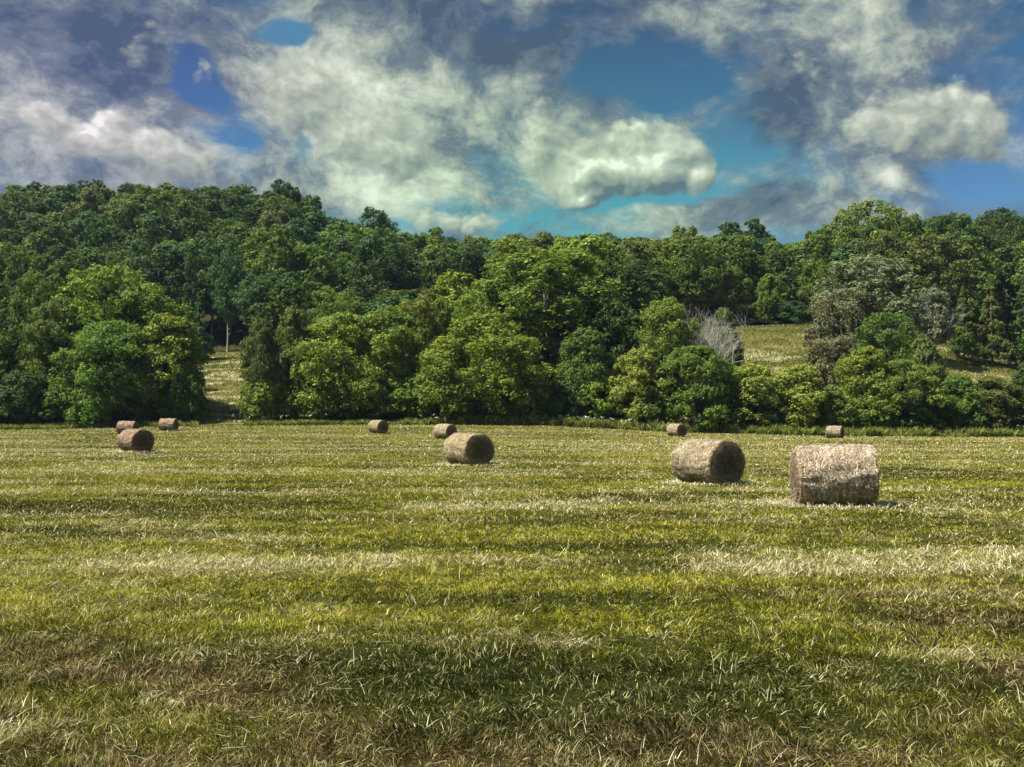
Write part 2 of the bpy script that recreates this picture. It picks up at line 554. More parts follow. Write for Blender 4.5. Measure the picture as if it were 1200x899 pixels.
def grass_object():
    x, y = scatter(2000000, 4.6, 131, 2.35)
    cl = .55 * vnoise(x * 7, y * 7, 301) + .45 * vnoise(x * 2.6, y * 2.6, 302)
    keep = rng.random(len(x)) < np.clip(.22 + 2.3 * (cl - .30), .16, 1) + sstep(15, 50, y)
    x, y, cl = x[keep], y[keep], cl[keep]
    n = len(x)
    s, b, lush = windrows(x, y)
    z = terrain(x, y)
    P = np.stack([x, y, z], -1)
    rn = rng.random(n)
    s = s * (.55 + .9 * vnoise(x * 4, y * 4, 77))
    dark = np.array([.014, .022, .004]); grn = np.array([.066, .078, .003]); yel = np.array([.33, .32, .030])
    t = np.clip(rn * 1.0 + (lush - .45) * 2.5 - .04, 0, 1)
    c = np.where((t < .5)[:, None], lerp(dark[None], grn[None], t * 2), lerp(grn[None], yel[None], t * 2 - 1))
    st = rng.random(n) < (s * .66 + .05)
    straw = lerp(np.array([[.14, .12, .035]]), np.array([[.60, .56, .26]]), rng.random(n) ** 1.7)
    c = np.where(st[:, None], straw, c)
    br = rng.random(n) < b * .60
    brn = lerp(np.array([[.016, .010, .004]]), np.array([[.32, .235, .115]]), rng.random(n) ** 1.8)
    c = np.where((br & ~(st & (rn < .25)))[:, None], brn, c)
    ln = rng.uniform(.026, .070, n)  * (1 + .6 * (vnoise(x * 1.3, y * 1.3, 81) - .4)) * (1 + .35 * st)
    ln *= (1 + sstep(30, 120, y) * .8) * (.6 + .8 * cl)
    w = np.maximum(.0034, .00080 * y) * rng.uniform(.6, 1.4, n)
    lean = rng.uniform(.1, 1.45, n) + .1 * st
    hdg = vnoise(x * 3, y * 3, 303) * 12 + rng.normal(0, .8, n)
    me = blades('grass', P, hdg, lean, ln, w, c, GRASS_M, .55, rng.random(n) * math.pi)
    o = link('grass', me)
    tag(o, 'short mown olive green grass and pale stubble covering the hay field', 'grass', kind='stuff')


def hay_object():
    n0 = 560000
    x, y = scatter(n0, 4.8, 128, 2.1)
    s, b, lush = windrows(x, y)
    keep = rng.random(n0) < (np.clip(s - .16, 0, 1) ** 1.2 * .85 + .02 + .07 * b) * (.15 + 1.7 * sstep(.35, .65, .6 * vnoise(x * 2.2, y * 3, 311) + .4 * vnoise(x * 7, y * 7, 312)))
    x, y, b = x[keep], y[keep], b[keep]
    # loose hay shed round the feet of the bales
    for (px_, d_) in ((975, 22.6), (829, 30.6), (549.5, 42.3), (160, 59.5)):
        k = 2600; a_ = rng.random(k) * 6.28; r_ = .75 + np.abs(rng.normal(0, .35, k))
        x = np.concatenate([x, (px_ - 600) / F * d_ + r_ * np.cos(a_) * 1.25]); y = np.concatenate([y, d_ + r_ * np.sin(a_)]); b = np.concatenate([b, np.zeros(k)])
    n = len(x)
    z = terrain(x, y)
    P = np.stack([x, y, z + rng.random(n) * .07 + .01], -1)
    c = lerp(np.array([[.15, .125, .045]]), np.array([[.92, .88, .60]]), rng.random(n) ** 1.3)
    br = rng.random(n) < b * .75
    c = np.where(br[:, None], c * np.array([[.72, .58, .46]]), c)
    ln = (.035 + .14 * rng.random(n) ** 2.0) * (1 + sstep(25, 110, y) * .5)
    w = np.maximum(.0030, .00060 * y) * rng.uniform(.6, 1.3, n)
    hd = rng.normal(0, .6, n) + np.where(rng.random(n) < .5, math.pi, 0) + (vnoise(x * 1.6, y * 1.6, 313) - .3) * 3.2
    lean = rng.uniform(.55, 1.55, n)
    me = blades('loose_hay', P, hd, lean, ln, w, c, GRASS_M, .35, rng.random(n) * math.pi)
    o = link('loose_hay', me)
    tag(o, 'pale dry cut hay lying in broken windrows across the field', 'hay', kind='stuff')


def tall_stalks():
    """single longer stalks standing up between the mown grass"""
    n = 1200
    x, y = scatter(n, 5.0, 60, 2.1)
    s, b, lush = windrows(x, y)
    z = terrain(x, y)
    P = np.stack([x, y, z], -1)
    c = lerp(np.array([[.20, .18, .07]]), np.array([[.62, .57, .36]]), rng.random(n))
    c = np.where((rng.random(n) < b * .6)[:, None], c * np.array([[.5, .4, .32]]), c)
    me = blades('dry_stalks', P, rng.random(n) * 6.28, rng.uniform(.1, 1.2, n), rng.uniform(.10, .26, n), np.maximum(.0035, .0007 * y), c, GRASS_M, .5)
    o = link('dry_stalks', me)
    tag(o, 'long dry stalks sticking up between the mown grass', 'grass stalks', kind='stuff')


grass_object()
hay_object()
tall_stalks()


def far_grass():
    """uncut grass on the slope behind the hedge and the rank growth along the field edge"""
    n = 260000
    u = rng.uniform(-.42, .60, n); y = rng.uniform(134, 216, n); x = u * y
    z = terrain(x, y)
    s = meadow_rows(x, y)
    P = np.stack([x, y, z - .02], -1)
    c = lerp(np.array([[.06, .075, .014]]), np.array([[.24, .22, .07]]), np.clip(fbm(x * .12, y * .25, 91) * 2.6 - .85 - .35 * sstep(203, 208, y) + rng.normal(0, .18, n), 0, 1))
    inw = (600 + u * F < 228) | ((600 + u * F > 296) & (600 + u * F < 780)) | (y > 210)
    P[:, 2] -= 1.2 * inw
    c = np.where((rng.random(n) < s * .9)[:, None], np.array([[.50, .47, .28]]) * rng.uniform(.7, 1, n)[:, None], c)
    me = blades('meadow_grass', P, rng.random(n) * 6.28, rng.uniform(.1, .9, n), rng.uniform(.25, .6, n) * (1 - .5 * s), rng.uniform(.08, .17, n), c, GRASS_M, .4, rng.random(n) * 3.14)
    tag(link('meadow_grass', me), 'pale uncut grass on the slope behind the tree line', 'grass', kind='stuff')
    n = 42000
    u = rng.uniform(-.64, .64, n); y = 128.6 + rng.random(n) ** 1.3 * 5.0 + (fbm(u * 40, u * 0, 96) - .5) * 3; x = u * y
    z = terrain(x, y)
    hgt = .3 + 1.3 * sstep(.3, .75, fbm(u * 160, y * .8, 95)) * (.35 + .65 * sstep(-.15, -.02, u)) + .35 * rng.random(n)
    hgt = hgt * np.where((u > -.335) & (u < -.285), .3, 1)
    P = np.stack([x, y, z - .02], -1)
    c = lerp(np.array([[.05, .075, .012]]), np.array([[.28, .31, .07]]), rng.random(n))
    me = blades('tall_weeds', P, rng.random(n) * 6.28, rng.uniform(.0, .6, n), hgt, rng.uniform(.09, .17, n), c, GRASS_M, .5, rng.random(n) * 3.14)
    tag(link('tall_weeds', me), 'rank green weeds along the far field edge', 'weeds', kind='stuff')
    # white flower heads on the weeds
    hs = []
    for k in range(150):
        uu = rng.uniform(-.09, .16) if k < 110 else rng.uniform(-.5, .55)
        yy = rng.uniform(129.3, 131)
        xx = uu * yy
        zz = float(terrain(xx, yy)) + rng.uniform(.7, 1.55)
        for j in range(5):
            hs.append((xx + rng.normal(0, .12), yy + rng.normal(0, .1), zz + rng.normal(0, .06)))
    H = np.array(hs)
    n = len(H)
    col = np.tile(np.array([[.72, .74, .68]]), (n, 1)) * rng.uniform(.7, 1, n)[:, None]
    me = blades('wild_flowers', H, rng.random(n) * 6.28, rng.uniform(.6, 1.5, n), np.full(n, .16), np.full(n, .15), col, GRASS_M, .3)
    tag(link('wild_flowers', me), 'small white flower heads dotted along the far weeds', 'wild flowers', kind='stuff')


far_grass()


# ------------------------------------------------------------------ hay bales
BR, BL = .75, 1.86


def bale_materials():
    mt, nt, b = nodes_mat('bale_straw')
    a = add_attr(nt, 'tint')
    n1 = add_noise(nt, 26, 6, .75)
    n2 = add_noise(nt, 3.0, 5, .65)
    mul = add_ramp(nt, n1, [(.3, (.35, .33, .30)), (.5, (.85, .85, .85)), (.7, (1.35, 1.35, 1.3))])
    c = add_mix(nt, 1.0, a.outputs['Color'], mul, 'MULTIPLY')
    mul2 = add_ramp(nt, n2, [(.3, (.62, .56, .50)), (.65, (1.08, 1.08, 1.08))])
    c = add_mix(nt, 1.0, c, mul2, 'MULTIPLY')
    oi = nt.nodes.new('ShaderNodeObjectInfo')
    c = add_mix(nt, 1.0, c, oi.outputs['Color'], 'MULTIPLY')
    nt.links.new(c, b.inputs['Base Color'])
    b.inputs['Roughness'].default_value = .8
    b.inputs['Specular IOR Level'].default_value = .2
    bp = nt.nodes.new('ShaderNodeBump')
    bp.inputs['Strength'].default_value = 1.0
    bp.inputs['Distance'].default_value = .04
    nt.links.new(n1, bp.inputs['Height'])
    nt.links.new(bp.outputs[0], b.inputs['Normal'])
    return mt


BALE_M = bale_materials()


def quads_from(V0, faces, col):
    return V0, faces, col


def ribbons(P, D, N, ln, w):
    """flat strips centred on P along D lying against normal N"""
    S = np.cross(D, N)
    S /= np.linalg.norm(S, axis=1)[:, None] + 1e-9
    S *= (w / 2)[:, None]
    H = D * (ln / 2)[:, None]
    V = np.stack([P - H - S, P - H + S, P + S * 1.0 + N * (w * .8)[:, None], P - S * 1.0 + N * (w * .8)[:, None], P + H + S * .4, P + H - S * .4], 1).reshape(-1, 3)
    b = np.arange(len(P))[:, None] * 6
    F1 = b + np.array([[0, 1, 2, 3]])
    F2 = b + np.array([[3, 2, 4, 5]])
    return V, np.concatenate([F1, F2])


def deform(V, seed):
    """sag: flat foot, lumpy skin"""
    V = V.copy()
    r = np.hypot(V[:, 1], V[:, 2])
    th = np.arctan2(V[:, 2], V[:, 1])
    k = 1 + .075 * (fbm(V[:, 0] * 2.2 + 20, np.cos(th) * 2.5 + np.sin(th) * 4 + 9, seed) - .5) * 2
    k = k * (1 + .018 * np.cos(2 * th))
    V[:, 1] *= k; V[:, 2] *= k * .985
    fl = -BR * .93
    V[:, 2] = np.where(V[:, 2] < fl, fl + (V[:, 2] - fl) * .3, V[:, 2])
    V[:, 0] += .02 * np.sin(3 * th + seed) * r
    V[:, 2] += BR * .95
    return V


def build_bale(seed):
    rg = np.random.default_rng(seed)
    # wrapped round side: rings along x, shoulder rounded
    xs = np.concatenate([[-BL / 2, -BL / 2 + .02, -BL / 2 + .06], np.linspace(-BL / 2 + .12, BL / 2 - .12, 26), [BL / 2 - .06, BL / 2 - .02, BL / 2]])
    rs = np.concatenate([[BR - .07, BR - .03, BR - .01], np.full(26, BR), [BR - .01, BR - .03, BR - .07]])
    nt_ = 96
    th = np.linspace(0, 2 * math.pi, nt_, endpoint=False)
    Xg = np.repeat(xs[:, None], nt_, 1)
    lump = .022 * (fbm(Xg * 5 + 40, np.repeat(th[None], len(xs), 0) * 3 + 7, seed + 5) - .5) * 2
    Rg = rs[:, None] + lump * (rs[:, None] > BR - .05)
    V = np.stack([Xg, Rg * np.cos(th)[None], Rg * np.sin(th)[None]], -1).reshape(-1, 3)
    i = np.arange(len(xs) * nt_).reshape(len(xs), nt_)
    Fq = np.stack([i[:-1], i[1:], np.roll(i, -1, 1)[1:], np.roll(i, -1, 1)[:-1]], -1).reshape(-1, 4)
    c0 = np.tile(np.array([[.36, .31, .20]]), (len(Fq), 1))
    # strands lying round the roll
    n = 11000
    xx = rg.uniform(-BL / 2 + .02, BL / 2 - .02, n); tt = rg.random(n) * 2 * math.pi
    N = np.stack([np.zeros(n), np.cos(tt), np.sin(tt)], -1)
    T = np.stack([np.zeros(n), -np.sin(tt), np.cos(tt)], -1)
    A = np.tile(np.array([[1., 0, 0]]), (n, 1))
    ang = rg.normal(0, .75, n)
    D = T * np.cos(ang)[:, None] + A * np.sin(ang)[:, None] + N * rg.normal(0, .10, n)[:, None]
    D /= np.linalg.norm(D, axis=1)[:, None]
    P = A * xx[:, None] + N * (BR + rg.uniform(.0, .022, n))[:, None]
    rv, rf = ribbons(P, D, N, rg.uniform(.05, .20, n), rg.uniform(.006, .014, n))
    cc = lerp(np.array([[.16, .13, .075]]), np.array([[.80, .76, .60]]), rg.random(n) ** 1.3) * (1 + .16 * np.sin(xx * 2 * math.pi / .155))[:, None]
    Vall = np.concatenate([V, rv]); Fall = np.concatenate([Fq, rf + len(V)])
    Call = np.concatenate([c0, cc, cc])
    Call = np.concatenate([Call, np.ones((len(Call), 1))], 1)
    roll = mesh_np('rolled_side', deform(Vall, seed), [Fall], BALE_M, False, {'tint': ('FACE', 'FLOAT_COLOR', Call)})

    ends = []
    for sx in (-1, 1):
        nr = 46
        rr = np.linspace(0.012, BR - .04, nr)
        Rg = np.repeat(rr[:, None], nt_, 1)
        Tg = np.repeat(th[None], nr, 0)
        ph = Rg / .055 + Tg / (2 * math.pi)          # a spiral wound layer by layer
        groove = .018 * np.abs(np.sin(ph * math.pi)) + .02 * fbm(Rg * 14, Tg * 3, seed + 9)
        dome = .07 * (1 - (Rg / BR) ** 2) - .10 * np.exp(-(Rg / .09) ** 2)
        edge = .05 * sstep(BR - .16, BR - .03, Rg)
        X = sx * (BL / 2 + .004 + dome * .4 + groove - edge - .012)
        E = np.stack([X, Rg * np.cos(Tg), Rg * np.sin(Tg)], -1).reshape(-1, 3)
        i = np.arange(nr * nt_).reshape(nr, nt_)
        Fe = np.stack([i[:-1], i[1:], np.roll(i, -1, 1)[1:], np.roll(i, -1, 1)[:-1]], -1).reshape(-1, 4)
        inner = np.concatenate([[0], []])
        fr = np.repeat((rr[:-1] + rr[1:])[:, None] / 2, nt_, 1).ravel()
        ft = np.tile(th, nr - 1)
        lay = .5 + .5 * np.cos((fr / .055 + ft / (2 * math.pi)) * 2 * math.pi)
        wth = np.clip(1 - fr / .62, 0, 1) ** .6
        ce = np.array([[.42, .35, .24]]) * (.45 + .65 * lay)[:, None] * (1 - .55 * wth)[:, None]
        n = 4600
        r = BR * np.sqrt(rg.random(n)) * .95; t = rg.random(n) * 2 * math.pi
        N = np.tile(np.array([[float(sx), 0, 0]]), (n, 1))
        T = np.stack([np.zeros(n), -np.sin(t), np.cos(t)], -1)
        Rr = np.stack([np.zeros(n), np.cos(t), np.sin(t)], -1)
        ang = rg.normal(0, .45, n)
        D = T * np.cos(ang)[:, None] + Rr * np.sin(ang)[:, None] + N * rg.normal(.08, .25, n)[:, None]
        D /= np.linalg.norm(D, axis=1)[:, None]
        dm = .07 * (1 - (r / BR) ** 2) * .4 - .05 * sstep(BR - .16, BR - .03, r)
        P = Rr * r[:, None] + N * (BL / 2 + dm + rg.uniform(.0, .03, n))[:, None]
        ln_ = rg.uniform(.03, .13, n) * np.clip(r / .3, .3, 1)
        rv, rf = ribbons(P, D, N, ln_, rg.uniform(.005, .012, n))
        wr = np.clip(1 - r / .62, 0, 1) ** .6
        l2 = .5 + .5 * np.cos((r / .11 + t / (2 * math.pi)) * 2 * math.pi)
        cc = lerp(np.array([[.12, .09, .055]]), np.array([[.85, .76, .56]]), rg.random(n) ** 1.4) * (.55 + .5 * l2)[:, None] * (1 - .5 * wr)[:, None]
        # close the very middle
        cv = np.array([[sx * (BL / 2 - .05), 0, 0]])
        Vm = np.concatenate([E, cv, rv])
        ci = len(E)
        tri = np.stack([i[0], np.roll(i[0], -1), np.full(nt_, ci)], -1)
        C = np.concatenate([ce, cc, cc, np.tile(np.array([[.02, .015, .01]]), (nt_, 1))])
        C = np.concatenate([C, np.ones((len(C), 1))], 1)
        Fq2 = np.concatenate([Fe, rf + ci + 1])
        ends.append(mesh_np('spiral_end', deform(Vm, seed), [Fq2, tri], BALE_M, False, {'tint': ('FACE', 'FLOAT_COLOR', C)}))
    return roll, ends


bale_meshes = [build_bale(101), build_bale(202), build_bale(303)]
# photo column, distance, side on which an end shows (+1 right / -1 left), angle of that end off the viewer, length factor, colour
BALES = [
    (975, 22.6, -1, 79, .95, (1.15, 1.08, 1.02), 0, 'largest pale hay bale at the right, nearest the camera, seen broadside'),
    (829, 30.6, 1, 42, 1.0, (.92, .88, .78), 1, 'large hay bale with dark spiral end, just left of the nearest bale'),
    (549.5, 42.3, 1, 32, 1.0, (.92, .86, .70), 2, 'mid-sized hay bale in the field centre, spiral end turned right'),
    (160, 59.5, 1, 28, 1.0, (.80, .68, .58), 1, 'nearest of the three hay bales at the left, spiral end showing'),
    (150, 104, 1, 66, .98, (.85, .72, .66), 0, 'small hay bale half hidden behind the nearest left bale'),
    (198, 112, 1, 66, .98, (.90, .78, .66), 2, 'small hay bale lying broadside right of the nearest left bale'),
    (443.5, 103, 1, 36, .98, (.86, .80, .66), 1, 'small hay bale standing alone left of centre near the trees'),
    (522, 92, 1, 42, .98, (.95, .90, .76), 0, 'small hay bale partly behind the mid-sized centre bale'),
    (793, 107, 1, 42, .95, (.86, .80, .70), 2, 'small distant hay bale up and left of the large spiral-ended bale'),
    (978, 106, 1, 74, .88, (.84, .78, .70), 1, 'small distant hay bale seen just above the nearest bale'),
]
for (px, d, side, phi, lf, col, mi, lab) in BALES:
    x = (px - 600) / F * d
    root = link('hay_bale', None)
    col = (1.10 * col[0], 1.07 * col[1], 1.16 * col[2])
    tag(root, lab, 'hay bale', 'round hay bales on the mown field')
    tocam = math.atan2(-d, -x)
    # end normal: turned phi away from the viewer, towards the right (+) or left (-)
    ang = tocam + side * R(phi)
    root.location = (x, d, float(terrain(x, d)) - .015)
    root.rotation_euler = (0, 0, ang)
    root.scale = (lf, 1, 1)
    roll, ends = bale_meshes[mi]
    for nm, me in (('rolled_side', roll), ('spiral_end', ends[1]), ('spiral_end', ends[0])):
        p = link(nm, me, root)
        p.color = (*col, 1)


# ------------------------------------------------------------------ trees
def leaf_material():
    mt, nt, b = nodes_mat('foliage')
    a = add_attr(nt, 'leaf')
    oi = nt.nodes.new('ShaderNodeObjectInfo')
    ramp_ = add_ramp(nt, a.outputs['Fac'], [(0.0, (.42, .48, .45)), (.45, (.85, .9, .85)), (.8, (1.35, 1.28, 1.0)), (1.0, (2.2, 2.0, 1.5))])
    c = add_mix(nt, 1.0, oi.outputs['Color'], ramp_, 'MULTIPLY')
    nt.links.new(c, b.inputs['Base Color'])
    b.inputs['Roughness'].default_value = .6
    b.inputs['Specular IOR Level'].default_value = .16
    tr = nt.nodes.new('ShaderNodeBsdfTranslucent')
    tc = add_mix(nt, 1.0, c, (1.1, 1.25, .55), 'MULTIPLY')
    nt.links.new(tc, tr.inputs[0])
    mx = nt.nodes.new('ShaderNodeMixShader')
    mx.inputs[0].default_value = .30
    out = nt.nodes['Material Output']
    nt.links.new(b.outputs[0], mx.inputs[1]); nt.links.new(tr.outputs[0], mx.inputs[2])
    nt.links.new(mx.outputs[0], out.inputs[0])
    return mt


def bark_material(name, lo, hi):
    mt, nt, b = nodes_mat(name)
    n = add_noise(nt, 3.0, 5, .7, stretch=(2, 2, .4))
    c = add_ramp(nt, n, [(.3, lo), (.7, hi)])
    nt.links.new(c, b.inputs['Base Color'])
    b.inputs['Roughness'].default_value = .9
    return mt


LEAF_M = leaf_material()
BARK_M = bark_material('bark', (.035, .028, .022), (.14, .115, .09))
PALE_BARK_M = bark_material('pale_bark', (.16, .155, .14), (.34, .33, .30))
BLEACHED_M = bark_material('bleached_wood', (.16, .155, .14), (.40, .39, .36))


def unit(v):
    return v / (np.linalg.norm(v, axis=1)[:, None] + 1e-9)


def crown_mesh(seed, rx, z0, z1, shape='broad', lobes=40, lobe_r=.30, puffs=26, leaves=14, leaf=.4, droop=0.0):
    rg = np.random.default_rng(seed)
    t = rg.random(lobes)
    if shape == 'conifer':
        t = rg.random(lobes) ** 1.5
        prof = (1 - t) ** .85 * .95 + .03
    elif shape == 'bush':
        t = rg.random(lobes) ** .9
        prof = np.sqrt(np.clip(1 - (np.maximum(t - .30, 0) / .72) ** 2, 0.02, 1)) * (.86 + .14 * np.minimum(t / .3, 1))
    elif shape == 'column':
        prof = np.sqrt(np.clip(1 - np.abs(2 * t - 1) ** 3.0, .03, 1))
    else:
        prof = np.sqrt(np.clip(1 - np.abs((t - .42) / np.where(t > .42, .68, .50)) ** 2.5, .05, 1))
    a = rg.random(lobes) * 2 * math.pi
    irregular = .70 + .50 * vnoise(a * 1.6 + seed, t * 4, seed)
    lr = rx * lobe_r * rg.uniform(.7, 1.25, lobes) * (.55 + .45 * prof)
    if shape == 'conifer':
        lr = rx * lobe_r * rg.uniform(.6, 1, lobes) * (.35 + .8 * (1 - t))
    rad = np.clip(rx * prof * irregular - lr * .8, 0, None) * np.sqrt(rg.uniform(.35, 1, lobes))
    zc = z0 + lr * .5 + (z1 - z0 - lr * 1.4) * t
    C = np.stack([rad * np.cos(a), rad * np.sin(a), zc], -1)
    # puffs over each lobe
    n = lobes * puffs
    d = unit(rg.normal(0, 1, (n, 3)) + np.array([0, 0, .35]))
    lc = np.repeat(C, puffs, 0); lrr = np.repeat(lr, puffs)
    pc = lc + d * (lrr * rg.uniform(.70, 1.05, n))[:, None] * np.array([1, 1, .80])
    pr = lrr * rg.uniform(.22, .40, n)
    ptone = rg.normal(0, .10, n)
    n2 = n * leaves
    d2 = unit(rg.normal(0, 1, (n2, 3)) + np.array([0, 0, .3]))
    P = np.repeat(pc, leaves, 0) + d2 * (np.repeat(pr, leaves) * rg.uniform(.35, 1.15, n2))[:, None]
    P[:, 2] -= droop * np.abs(rg.normal(0, 1, n2)) * .6
    P[:, 2] = np.maximum(P[:, 2], z0 * .98 + .05)
    N = unit(d2 * 1.1 + np.repeat(d, leaves, 0) * .8 + rg.normal(0, .42, (n2, 3)))
    ax = unit(np.cross(N, rg.normal(0, 1, (n2, 3))))
    bx = np.cross(N, ax)
    sz = leaf * rg.uniform(.6, 1.3, n2)
    A = ax * (sz * .5)[:, None]; B = bx * (sz * .30)[:, None]
    fold = N * (sz * .10)[:, None]
    V = np.stack([P - A, P - B + fold, P + A, P + B + fold], 1).reshape(-1, 3)
    Fq = np.arange(n2 * 4).reshape(-1, 4)
    tone = np.clip(.42 + np.repeat(ptone, leaves) + rg.normal(0, .16, n2) + (rg.random(n2) < .05) * .35, 0, 1)
    return mesh_np('crown', V, [Fq], LEAF_M, False, {'leaf': ('FACE', 'FLOAT', tone)}), C


def tube_np(pts, radii, seg=7):
    pts = np.array(pts, float)
    n = len(pts)
    T = np.gradient(pts, axis=0); T = unit(T)
    ref = np.array([.3, .9, .2])
    S = unit(np.cross(T, ref)); U = np.cross(S, T)
    th = np.linspace(0, 2 * math.pi, seg, endpoint=False)
    V = pts[:, None] + np.array(radii)[:, None, None] * (S[:, None] * np.cos(th)[None, :, None] + U[:, None] * np.sin(th)[None, :, None])
    i = np.arange(n * seg).reshape(n, seg)
    Fq = np.stack([i[:-1], np.roll(i, -1, 1)[:-1], np.roll(i, -1, 1)[1:], i[1:]], -1).reshape(-1, 4)
    return V.reshape(-1, 3), Fq


def join(parts):
    V, Fs, o = [], [], 0
    for v, f in parts:
        V.append(v); Fs.append(f + o); o += len(v)
    return np.concatenate(V), np.concatenate(Fs)


def trunk_mesh(seed, H, r0, C, mat, top=.72, limbs=10):
    rg = np.random.default_rng(seed + 999)
    k = 8
    zz = np.linspace(-.4, H * top, k)
    wob = np.cumsum(rg.normal(0, H * .006, (k, 2)), 0)
    wob[0] = 0; wob[1] = 0
    pts = np.column_stack([wob, zz])
    rad = r0 * np.linspace(1, .25, k)
    rad[0] *= 1.3
    parts = [tube_np(pts, rad, 9)]
    pick = rg.choice(len(C), min(limbs, len(C)), replace=False)
    for j in pick:
        c = C[j]
        ts = np.clip((c[2] * .55) / (H * top), .15, .95)
        s = np.array([np.interp(ts * (k - 1), range(k), pts[:, q]) for q in range(3)])
        m_ = s * .5 + c * .5 + np.array([0, 0, -.05 * H])
        m2 = s * .2 + c * .8 + rg.normal(0, .02 * H, 3)
        rr = r0 * (1 - ts * .7) * .5
        parts.append(tube_np([s, m_, m2, c], [rr, rr * .7, rr * .45, rr * .15], 6))
    V, Fq = join(parts)
    return mesh_np('trunk', V, [Fq], mat, True)


def bare_tree(seed, H, spread, mat, n0=9, low=.05, depth=3, r0=.16):
    """many forked bleached branches rising from one foot"""
    rg = np.random.default_rng(seed)
    parts = []

    def grow(p, d, ln, r, lev):
        pts = [p]
        q = p.copy(); dd = d.copy()
        for s in range(4):
            dd = dd + rg.normal(0, .16, 3) + np.array([0, 0, .05])
            dd /= np.linalg.norm(dd)
            q = q + dd * ln / 4
            pts.append(q.copy())
        parts.append(tube_np(pts, np.linspace(r, r * .45, 5), 5))
        if lev > 0:
            for _ in range(3 if lev > 1 else 4):
                f = rg.uniform(.35, 1)
                i = min(int(f * 4), 4)
                nd = dd + rg.normal(0, .75, 3); nd[2] = abs(nd[2]) * .9 + .1
                nd /= np.linalg.norm(nd)
                grow(np.array(pts[i]), nd, ln * rg.uniform(.5, .75), r * .5, lev - 1)
    for k in range(n0):
        a = rg.random() * 6.28
        e = rg.uniform(.2, 1.9)
        d = np.array([math.cos(a) * spread / H * e, math.sin(a) * spread / H * e, .8])
        d /= np.linalg.norm(d)
        grow(np.array([0, 0, H * low]), d, H * .52, r0, depth)
    parts.append(tube_np([(0, 0, -.5), (0, 0, H * low + .3)], [r0 * 2.2, r0 * 1.8], 8))
    V, Fq = join(parts)
    V[:, 2] = np.minimum(V[:, 2], H * 1.02)
    return mesh_np('branches', V, [Fq], mat, True)


# canonical trees: height 1 unit = metres given, scaled per tree
KIND = {}


def proto(key, H, rx, zb, shape, n_var, seed, lobes, lobe_r, puffs, leaves, leaf, trunk_r=.3, bark=None, limbs=10, top=.72, droop=0.):
    vs_ = []
    for v in range(n_var):
        cm, C = crown_mesh(seed + v * 7, rx, zb * H, H, shape, lobes, lobe_r, puffs, leaves, leaf, droop)
        tm = trunk_mesh(seed + v * 7, H, trunk_r, C, bark or BARK_M, top, limbs)
        vs_.append((cm, tm))
    KIND[key] = (H, rx, vs_)


#      key        H    rx  base shape    var seed lobes r   puffs leaves leaf
proto('hill',     20, 7.0, .10, 'broad',  7, 1000, 70, .27, 20, 10, .60, .30)
proto('edge',     24, 7.5, .28, 'broad',  4, 1500, 80, .24, 22, 10, .55, .34)
proto('oak',      24, 8.5, .05, 'broad',  4, 2000, 130, .20, 26, 11, .44, .42)
proto('round',    15, 6.0, .02, 'bush',   4, 2500, 95, .24, 26, 12, .38, .24)
proto('feather',  14, 6.5, .02, 'bush',   4, 3000, 120, .20, 30, 14, .27, .20, droop=.25)
proto('skirt',     8, 5.0, .01, 'bush',   4, 3500, 85, .22, 24, 12, .32, .14, limbs=8)
proto('slender',  20, 3.4, .10, 'column', 2, 4000, 44, .34, 22, 11, .42, .22)
proto('conifer',  16, 4.2, .06, 'conifer', 3, 4500, 90, .26, 18, 10, .34, .22, top=.95, limbs=14)

COLS = {
    'dark':   (.072, .118, .030), 'mid': (.118, .172, .034), 'bright': (.180, .235, .038), 'yellow': (.225, .255, .055),
    'blue':   (.070, .128, .046), 'olive': (.135, .160, .048), 'grey': (.170, .176, .108), 'deep': (.060, .100, .032),
}
ntree = 0


def put_tree(name, kind, cx, top, hw, d, col, label, group, bark=None, var=None, base_sink=0.0, squash=1.0):
    """cx/top/hw as measured on the photo, d = distance: gives a real position, height and width"""
    global ntree
    H, rx, vs_ = KIND[kind]
    if d < 134:
        d += 3.0
    x = (cx - 600) / F * d
    gz = float(terrain(x, d))
    ztop = CAMZ + (HZ - top) / F * d
    h = max(ztop - gz, 2.0)
    w = hw / F * d * (1.10 if d < 165 else 1.0)
    v = ntree if var is None else var
    ntree += 1
    cm, tm = vs_[v % len(vs_)]
    root = link(name, None)
    tag(root, label, 'tree' if name != 'shrub' else 'shrub', group)
    root.location = (x, d, gz - base_sink)
    root.rotation_euler = (0, 0, (ntree * 2.39996) % 6.283)
    s = w / rx
    root.scale = (s, s, h / H)
    c = link('crown', cm, root)
    k = 1 + .16 * math.sin(ntree * 5.1)
    b_ = COLS[col]
    c.color = (b_[0] * k * (1 + .08 * math.sin(ntree * 3.3)), b_[1] * k, b_[2] * k, 1)
    if kind == 'skirt' and hw < 30:
        pass
    t = link('trunk', tm, root)
    if bark:
        t.data = tm.copy()
        t.data.materials[0] = bark
    if name == 'forest_tree':
        c.color = (c.color[0] * .92, c.color[1] * .92, c.color[2] * .95, 1)
    return root


